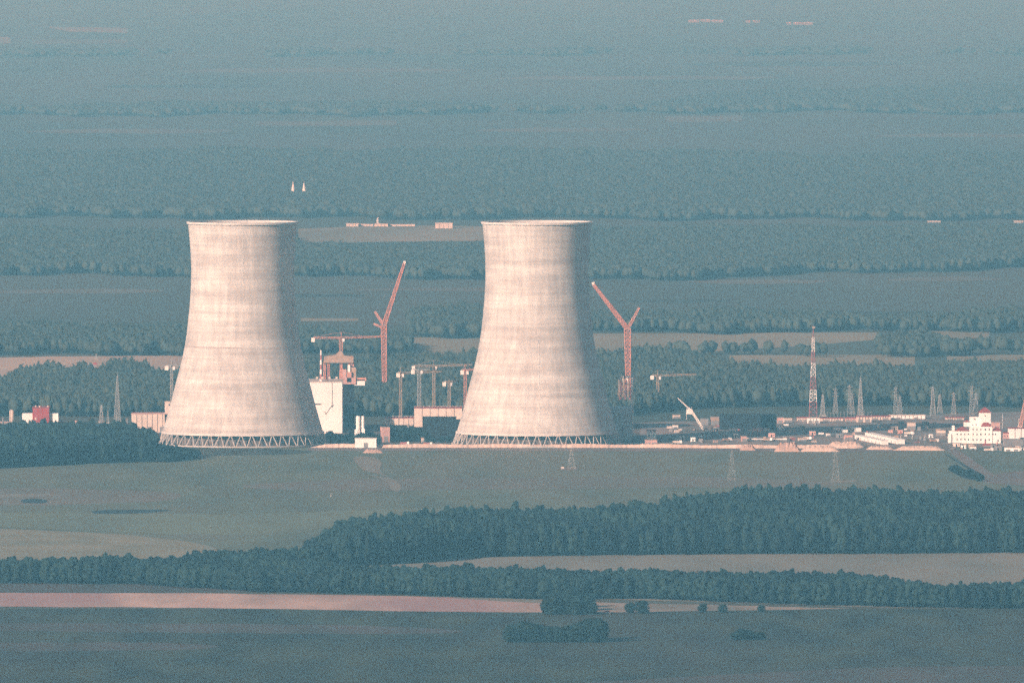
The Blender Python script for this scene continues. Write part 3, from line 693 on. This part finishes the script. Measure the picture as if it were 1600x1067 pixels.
# right group
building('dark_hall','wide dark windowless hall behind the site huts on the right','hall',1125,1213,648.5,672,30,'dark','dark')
building('turbine_hall','plain grey hall in the shadow of the right cooling tower, touching its right flank','hall',938,987,637,688,30,'greyl','greyl')
building('gate_house','small white cube building with a rusty roof right of the right cooling tower','building',1011,1025,672,691,8,'white','roofred',wins=(2,1,1.0,1.2),parapet=.7)
building('porch_shed','low rusty shed on the sandy bank below the small white cube','shed',1008,1027,687,696,5,'pink','rust',doors=2,parapet=.4)
bs=[('low white hut in front of the dark hall, toward its left end',1139,1153,669,677,'white'),('pale pink site building in front of the right end of the dark hall',1176,1192,668,680,'pink'),
('small cream hut just right of the pale pink site building',1194,1203,669,676,'cream'),('cream hut left of the dark hall at the foot of the mobile crane',1111,1119,667,675,'cream'),
('grey hut beside the dark hall on its left',1094,1107,654,664,'grey'),('round-topped rusty hut touching the left end of the dark hall',1112,1125,651,664,'rust'),
('low cream shed left of the mobile crane',1053,1063,648,654,'cream'),('tiny white hut below the low cream shed left of the mobile crane',1051,1060,664,669,'white'),
('pink hut at the left end of the row of low halls on the right',1215,1224,652,662,'pink'),('cream hut second in the row of low halls on the right',1226,1238,653,660,'cream'),
('tiny white hut on the bank above the left end of the pink earth',1164,1170,684,689,'white'),('pink hut at the corner of the pink earth mound',1160,1167,681,690,'pink'),
('small white hut at the right end of the long thin pipe',1224,1230,684,689,'white'),('low pale shed right of the long thin pipe',1249,1261,684,689,'cream'),
('tiny white hut alone in the yard between pipe and container sheds',1293,1298,677,682,'white'),
('cream building with a small rusty top right of the container sheds',1418,1431,660,672,'cream'),('tiny grey hut beside the cream building right of the container sheds',1434,1439,667,673,'grey'),
('pale building with a dark side wall left of the white building with red roofs',1464,1478,672,681,'cream'),
('small white hut below the white building with red roofs',1516,1526,697.5,703,'white'),('grey-roofed hut at the right edge under the red crane mast',1570,1600,686,697,'grey'),
('long low white garage below the right edge building',1570,1594,699,705,'white'),('pale cream block on the yard left of the long slanting sheds',1321,1333,679,688,'pink')]
for lb,a,b_,pt,pb,m in bs:
    building('site_hut' if b_-a<16 else 'low_building',lb,'hut' if b_-a<16 else 'building',a,b_,pt,pb,6,m,'rust' if m in('white','cream') else 'grey',rot=random.choice((0,.15,-.12)),doors=2 if b_-a>9 else 1,parapet=.35)
lh=[('first low pink and cream hall of the long row under the striped mast',1246,1264,652,659,'cream',4),('second low hall of the long row, with a taller cream end',1262,1281,653,661.5,'white',4),
('third low cream hall of the long row, under the pylons',1282,1318,653,658,'cream',8),('short pink hall in the middle of the long row',1321,1339,652.5,659,'pink',4),
('cream hall with an open bay in the long row on the right',1339,1362,650.5,660,'cream',5),('red-roofed cream hall near the right end of the long row',1360,1392,650,656,'cream',8),
('long white hall at the right end of the long row',1390,1446,648.5,654.5,'white',9),('faint low cream hall between the long row and the white building with red roofs',1478,1507,652,656,'cream',8)]
for lb,a,b_,pt,pb,m,sm in lh: building('low_hall',lb,'hall',a,b_,pt,pb,14,m,'roofred' if m!='white' else 'cream',seams=sm,doors=2,parapet=.5)
# long sheds seen at a slant: they run toward the viewer on the yard
def slant_shed(a, b_, h, wd, m, label):
    xa,ya = XY(*a); xb,yb = XY(*b_); Lg = math.hypot(xb-xa,yb-ya); rz = math.atan2(yb-ya,xb-xa)
    t = thing('container_shed',label,'shed',((xa+xb)/2,(ya+yb)/2,0),rz)
    gbox(t,'wall',MT[m],-Lg/2,Lg/2,0,wd,0,h-.3); gbox(t,'roof',MT['white'],-Lg/2-.2,Lg/2+.2,-.2,wd+.2,h-.3,h)
    for k in range(max(2,int(Lg/14))): cx=-Lg/2+Lg*(k+.5)/max(2,int(Lg/14)); gbox(t,'door',MT['grey'],cx-.9,cx+.9,-.12,.05,0,h*.55)
slant_shed((1336,686),(1378,695),3.2,5,'white','nearer of the two long slanting white sheds on the right yard')
slant_shed((1352,683),(1402,694),3.6,6,'white','farther of the two long slanting white sheds on the right yard')
slant_shed((1302,672),(1317,676),2.2,4,'white','left one of two short slanting white sheds under the long row')
slant_shed((1322,672),(1336,675),3.2,5,'white','right one of two short slanting white sheds under the long row')
D=DG(688.5); t=thing('long_pipe','long thin pale pipe lying along the bank between two white huts','pipe',(XD(1198,D),D-CAM_D,0)); MB().bar((-13,0,1.1),(13,0,1.1),.45,n=8).build('pipe',MT['steelw'],t)
for x in (-11,-4,4,11): gbox(t,'support',MT['grey'],x-.3,x+.3,-.4,.4,0,.7)
# cabins and lorries parked about the yard
for i,(px,py) in enumerate(((1047,690),(1066,686),(1083,690),(1128,679),(1150,684),(1163,674),(1206,683),(1222,672),(1238,676),(1255,671),(1270,680),(1312,684),(1376,668),(1398,672),(1409,664),(1447,664),(1455,684),(1495,698),(1506,701),(1553,700),(1560,704),(1598,704))):
    D=DG(py); t=thing('site_cabin','small flat-roofed site cabin among the clutter of the yard on the right','cabin',(XD(px,D),D-CAM_D,0),rng.uniform(-.4,.4),'site cabins in the right yard')
    w=rng.uniform(3,6); h=rng.uniform(2.4,3.4); m=rng.choice(['white','cream','pink','white','grey'])
    gbox(t,'wall',MT[m],-w/2,w/2,0,2.6,0,h-.2); gbox(t,'roof',MT['grey'],-w/2-.15,w/2+.15,-.15,2.75,h-.2,h); gbox(t,'door',MT['dark'],-.5,.5,-.06,.04,0,2); gbox(t,'window',MT['glass'],w/4,w/4+.8,-.06,.04,1.1,2)
for i,(px,py) in enumerate(((1058,694),(1136,690),(1200,690),(1262,688),(1350,672),(1420,680),(1460,692),(632,696),(668,697),(1545,706))):
    D=DG(py); t=thing('lorry','small pale lorry parked on the bare ground of the building site','lorry',(XD(px,D),D-CAM_D,0),rng.uniform(-.5,.5),'lorries on the building site')
    gbox(t,'load_bed',MT[rng.choice(['cream','rust','steelr'])],-3.2,1.6,-1.2,1.2,1.0,2.5); gbox(t,'cab',MT['white'],1.8,3.6,-1.15,1.15,.8,2.9); gbox(t,'windscreen',MT['glass'],3.58,3.66,-1,1,1.8,2.7)
    for x in (-2.4,-1.2,2.6):
        w=MB().lathe([(.1,-1.2),(.5,-1.2),(.5,1.2),(.1,1.2)],10).build('wheel',MT['tyre'],t); w.rotation_euler=(R(90),0,0); w.location=(x,0,.5)
# mobile crane
D=DG(676); s=F/D; P=lambda px,py:((px-1104)/s,0,(680-py)/s)
t=thing('mobile_crane','pale mobile crane with a folded boom reaching up left before the dark wood','mobile crane',(XD(1104,D),D-CAM_D,0))
MB().lattice(P(1101,677),P(1080,645),1.5,1.3,12,.3,.2).build('boom',MT['cw'],t)
MB().lattice(P(1079,644),P(1059,626),.8,.4,10,.18,.12).build('jib',MT['steelw'],t)
gbox(t,'boom_head',MT['cw'],P(1073,0)[0],P(1082,0)[0],-1,1,P(0,651)[2],P(0,643)[2])
MB().bar(P(1082,639),P(1079,645),.25).bar(P(1076,640),P(1079,645),.2).build('mast_strut',MT['ochre'],t)
gbox(t,'carrier',MT['cw'],-1.5,7,-1.3,1.3,.9,2.2); gbox(t,'cab',MT['cw'],5,7.4,-1.3,1.3,2.2,3.6)
for x in (-.6,1,3.6,5.8):
    w=MB().lathe([(.1,-.2),(.55,-.2),(.55,.2),(.1,.2)],12).build('wheel',MT['tyre'],t); w.rotation_euler=(R(90),0,0); w.location=(x,-1.3,.55)
# red crane mast at right edge
D=DG(672); t=thing('red_crane_mast','leaning salmon lattice mast cut by the right edge of the view','crane',(XD(1594,D),D-CAM_D,0))
MB().lattice((0,0,0),(7,0,(672-600)*D/F),2.6,1.6,14,.3,.2).build('mast',MT['salmon'],t); gbox(t,'base',MT['cream'],-1.6,1.6,-1.6,1.6,0,3)

# white building with red roofs
D=DG(693); s=F/D
t=thing('office_building','large white stepped building with red roofs and a pyramid-topped tower at the right','building',(XD(1523,D),D-CAM_D,0))
X=lambda px:(px-1523)/s
Z=lambda py:(693-py)/s
def blk(nm,m,a,b_,pt,pb,y0,y1): return gbox(t,nm,MT[m],X(a),X(b_),y0,y1,Z(pb),Z(pt))
blk('left_wing','white',1484,1516,673.5,693,0,12); blk('centre_block','white',1515.5,1551,666.5,693,-.6,12.5); blk('right_wing','white',1550.5,1564.5,673.5,693,0,12)
blk('side_annex','white',1482,1487,678,692,-1,5); blk('upper_block','white',1507,1549.5,660,667,4,13); blk('upper_step','white',1516,1532,652,660,5,13)
blk('tower','white',1531,1549,645,667,4.5,12.5); blk('corner_turret','white',1488,1492,665,674,0,3)
def hiproof(a,b_,y0,y1,pz,ph,nm='roof'):
    x0,x1=X(a),X(b_); z=Z(pz); zz=Z(ph); r=min((x1-x0),(y1-y0))*.48; ym=(y0+y1)/2
    MB().add([(x0,y0,z),(x1,y0,z),(x1,y1,z),(x0,y1,z),(x0+r,ym,zz),(x1-r,ym,zz)],[(3,2,1,0),(0,1,5,4),(1,2,5),(2,3,4,5),(3,0,4)]).build(nm,MT['roofred'],t)
hiproof(1492,1516.5,-.4,11,673.4,667,'left_roof'); hiproof(1550,1567,-.4,12,673.4,667.5,'right_roof'); hiproof(1533,1549.6,-.4,3.8,666.4,660,'centre_roof')
hiproof(1529.5,1550.5,3.8,13.2,644.9,637,'tower_roof'); hiproof(1506,1517,4,13,659.8,656.5,'step_roof')
for py in (678.5,686.5):
    for px in (1496,1502,1508,1514): gbox(t,'window',MT['glass'],X(px)-.4,X(px)+.4,-.12,.05,Z(py)-.55,Z(py)+.55)
for py in (671,678.5,687):
    for px in (1521,1527,1533,1540,1546): gbox(t,'window',MT['glass'],X(px)-.4,X(px)+.4,-.75,-.55,Z(py)-.6,Z(py)+.6)
for px in (1552,1556): gbox(t,'window',MT['glass'],X(px)-.4,X(px)+.4,-.12,.05,Z(678.5)-.55,Z(678.5)+.55)
gbox(t,'door',MT['red'],X(1539.2),X(1541),-.75,-.55,0,Z(686)); gbox(t,'window',MT['glass'],X(1560)-.5,X(1560)+.5,-.12,.05,Z(688.5)-.6,Z(688.5)+.6)
for px,py in ((1523,654.5),(1540,650),(1521,664),(1526,664)): gbox(t,'window',MT['glass'],X(px)-.35,X(px)+.35,3.85 if px!=1540 else 4.38,4.05 if px!=1540 else 4.52,Z(py)-.5,Z(py)+.5)
building('pink_annex','pink low building behind the right wing of the white building with red roofs','building',1549,1563,660,676,8,'pink','pink',wins=(3,1,.8,.8),D=DG(690))
building('workshop','long blank white workshop at the right edge beside the white building with red roofs','workshop',1577,1625,669,687,20,'white','roofred',seams=5,parapet=.4)
building('brick_annex','pink brick annex at the left end of the long blank white workshop','building',1568,1577,676,687,8,'pink','roofred',wins=(2,1,.7,.7))
building('terrace_hut','red-roofed low hut at the foot of the white building with red roofs','hut',1536,1549,693.8,698,5,'red','roofred',doors=2,parapet=.3)

# sandy embankment, mounds, rubble
b=MB(); D0=DG(699.8); n=220; vs=[]
for i in range(n+1):
    px=484+(1352-484)*i/n; D=DG(699.6+ (1.2 if px>1000 else 0)*min(1,(px-1000)/150 if px>1000 else 0)); x=XD(px,D); y=D-CAM_D; h=2.5+rng.uniform(-.18,.18)+.3*math.sin(px*.05)
    if i<6: h*=i/6
    if i>n-10: h*=(n-i)/10
    y+=rng.uniform(-.4,.4); vs+=[(x,y,-.2),(x,y+1.7,h),(x,y+5,h),(x,y+8,-.2)]
b.add(vs,[(i*4+k,(i+1)*4+k,(i+1)*4+k+1,i*4+k+1) for i in range(n) for k in range(3)])
tag(b.build('embankment',MT['sand']),kind='structure')
def mound(a,b_,pt,pb,label,m='earth',dy=9):
    D=DG(pb); x0,x1=XD(a,D),XD(b_,D); h=(pb-pt)/F*D; nx,ny=26,8; vs=[]; fs=[]
    for i in range(nx+1):
        for j in range(ny+1):
            u,v=i/nx,j/ny; e=min(1,4.5*min(u,1-u))**.8*math.sin(math.pi*v)**.6
            vs.append(((u-.5)*(x1-x0), v*dy, h*e*(1+rng.uniform(-.16,.16))-.25))
    for i in range(nx):
        for j in range(ny): q=i*(ny+1)+j; fs.append((q,q+ny+1,q+ny+2,q+1))
    o=MB().add(vs,fs).build('earth_mound',MT[m],loc=((x0+x1)/2,D-CAM_D,0)); tag(o,label,'earth mound'); return o
mound(1156,1182,695,704,'pink earth mound on the bank, left of the larger one')
mound(1210,1252,692,706,'large flat-topped pink earth mound on the bank, the largest')
mound(1250,1315,697,706,'low dusty mound right of the largest pink mound','sand')
mound(1290,1352,690,699,'rough pale mound below the slanting white sheds','sand')
mound(1352,1400,697,703,'low rubble heap below the right end of the slanting sheds','sand')
mound(1395,1480,697,704,'long low ochre heap left of the white building with red roofs','sand')
mound(566,600,702,708,'small pink heap of spoil below the white box on the bank','earth')
mound(994,1035,693,699,'red dust heap beneath the small white cube building','earth')
for i in range(110):     # stacked materials in the right yard
    px=rng.choice([rng.uniform(1040,1240),rng.uniform(1040,1240),rng.uniform(1240,1420),rng.uniform(1400,1470),rng.uniform(1480,1596)]); py=rng.uniform(664,693) if px<1440 else rng.uniform(694,703) if px>1480 else rng.uniform(660,690)
    D=DG(py); w=rng.uniform(1.2,4.5); h=rng.uniform(.8,2.4); rz=rng.uniform(-.4,.4)
    t=thing('material_stack','small stack of building material lying in the yard on the right','material stack',(XD(px,D),D-CAM_D,0),rz,'stacks of building material in the right yard')
    m=MT[rng.choice(['pink','grey','cream','rust','white','cream','earth','steelr'])]
    b=MB(); k=rng.randint(2,4)
    for j in range(k): b.box(-w/2+rng.uniform(0,.3),w/2-rng.uniform(0,.3),-1,1,h*j/k+.02,h*(j+1)/k-.06)
    b.build('load',m,t); gbox(t,'pallet',MT['trunk'],-w/2,w/2,-1.05,1.05,0,.15)

# ------------------------------------------------------------------ far buildings in the haze
def farb(px0,px1,pt,pb,label,m='cream',name='farm_building',depth=25):
    return building(name,label,'building',px0,px1,pt,pb,depth,m,'cream',seams=4,parapet=.8)
farb(541,560,349.5,354,'long white farm shed far behind between the tops of the towers, left one'); farb(561,583,350.5,353.5,'long white farm shed far behind between the tops of the towers, second','cream'); farb(585,606,350,354,'long white farm shed far behind, third of the row'); farb(610,648,351,353.5,'long low cream farm shed far behind, fourth and longest','cream')
farb(680,707,348.5,357,'bright white barn far behind, just left of the top of the right tower')
mast(590,339,None,3,.8,DG(351),'steeple_mast','tiny distant spire above the row of far white sheds',m='steelw',n=6,r=.3)
for px in (458,475):
    D=DG(316); t=thing('far_steeple','one of a pair of tiny white spires in the haze above the left cooling tower','spire',(XD(px,D),D-CAM_D,0),group='twin white spires in the haze'); s=F/D
    gbox(t,'tower',MT['cw'],-2.2/s,2.2/s,-2.2/s,2.2/s,0,19/s); MB().lathe([(2.6/s,19/s),(.3/s,32/s)],8,True).build('spire',MT['cw'],t)
k=0
for px0,px1,py in ((1076,1092,35),(1095,1110,34.5),(1112,1130,35),(1166,1172,36),(1177,1187,35.5),(1230,1236,38.5),(1240,1270,38.8)):
    o=farb(px0,px1,py-3.2,py+.6,'faint white building in the row of a distant town near the top of the view','faded',name='town_building',depth=120); o['group']='buildings of the distant town'
farb(1450,1470,345.5,348,'faint far farm building near the right edge, left one','faded'); farb(1585,1599,345.5,348.5,'faint far farm building touching the right edge','faded')
farb(1345,1358,384.5,387.5,'tiny far shed in the haze above the striped mast','faded'); farb(1537,1549,296,299,'faint pale shed high in the haze near the right edge','faded')
building('brick_hut','tiny pink hut on the near edge of the tree belt, right of the jutting clump','hut',946,953,955,959.5,3,'white','roofred',doors=1,parapet=.4)
building('brick_hut','small red-roofed hut among tree tops in the tan field on the left','hut',145,151,567,573,6,'red','red',doors=1,parapet=.5)
building('brick_hut','tiny white hut at the top of the track in the meadow','hut',877,881,729.5,733,3,'white','cream',doors=1,parapet=.3)

# ------------------------------------------------------------------ haze
me=bpy.data.meshes.new('haze'); q=MB().box(-GX-400,GX+400,GY0-300,GY1+400,-1.5,432); me.from_pydata(q.v,[],q.f); me.update()
ho=bpy.data.objects.new('haze',me); COL.objects.link(ho); ho['kind']='stuff'
hm=bpy.data.materials.new('haze'); hm.use_nodes=True; n=hm.node_tree.nodes; n.clear()
v=n.new('ShaderNodeVolumePrincipled'); oo=n.new('ShaderNodeOutputMaterial'); hm.node_tree.links.new(v.outputs[0],oo.inputs['Volume'])
v.inputs['Color'].default_value=(.275,.745,1,1); v.inputs['Absorption Color'].default_value=(.93,.78,.84,1)
v.inputs['Density'].default_value=6.7e-5; v.inputs['Anisotropy'].default_value=.28
v.inputs['Density Attribute'].default_value=''; v.inputs['Temperature Attribute'].default_value=''
me.materials.append(hm)
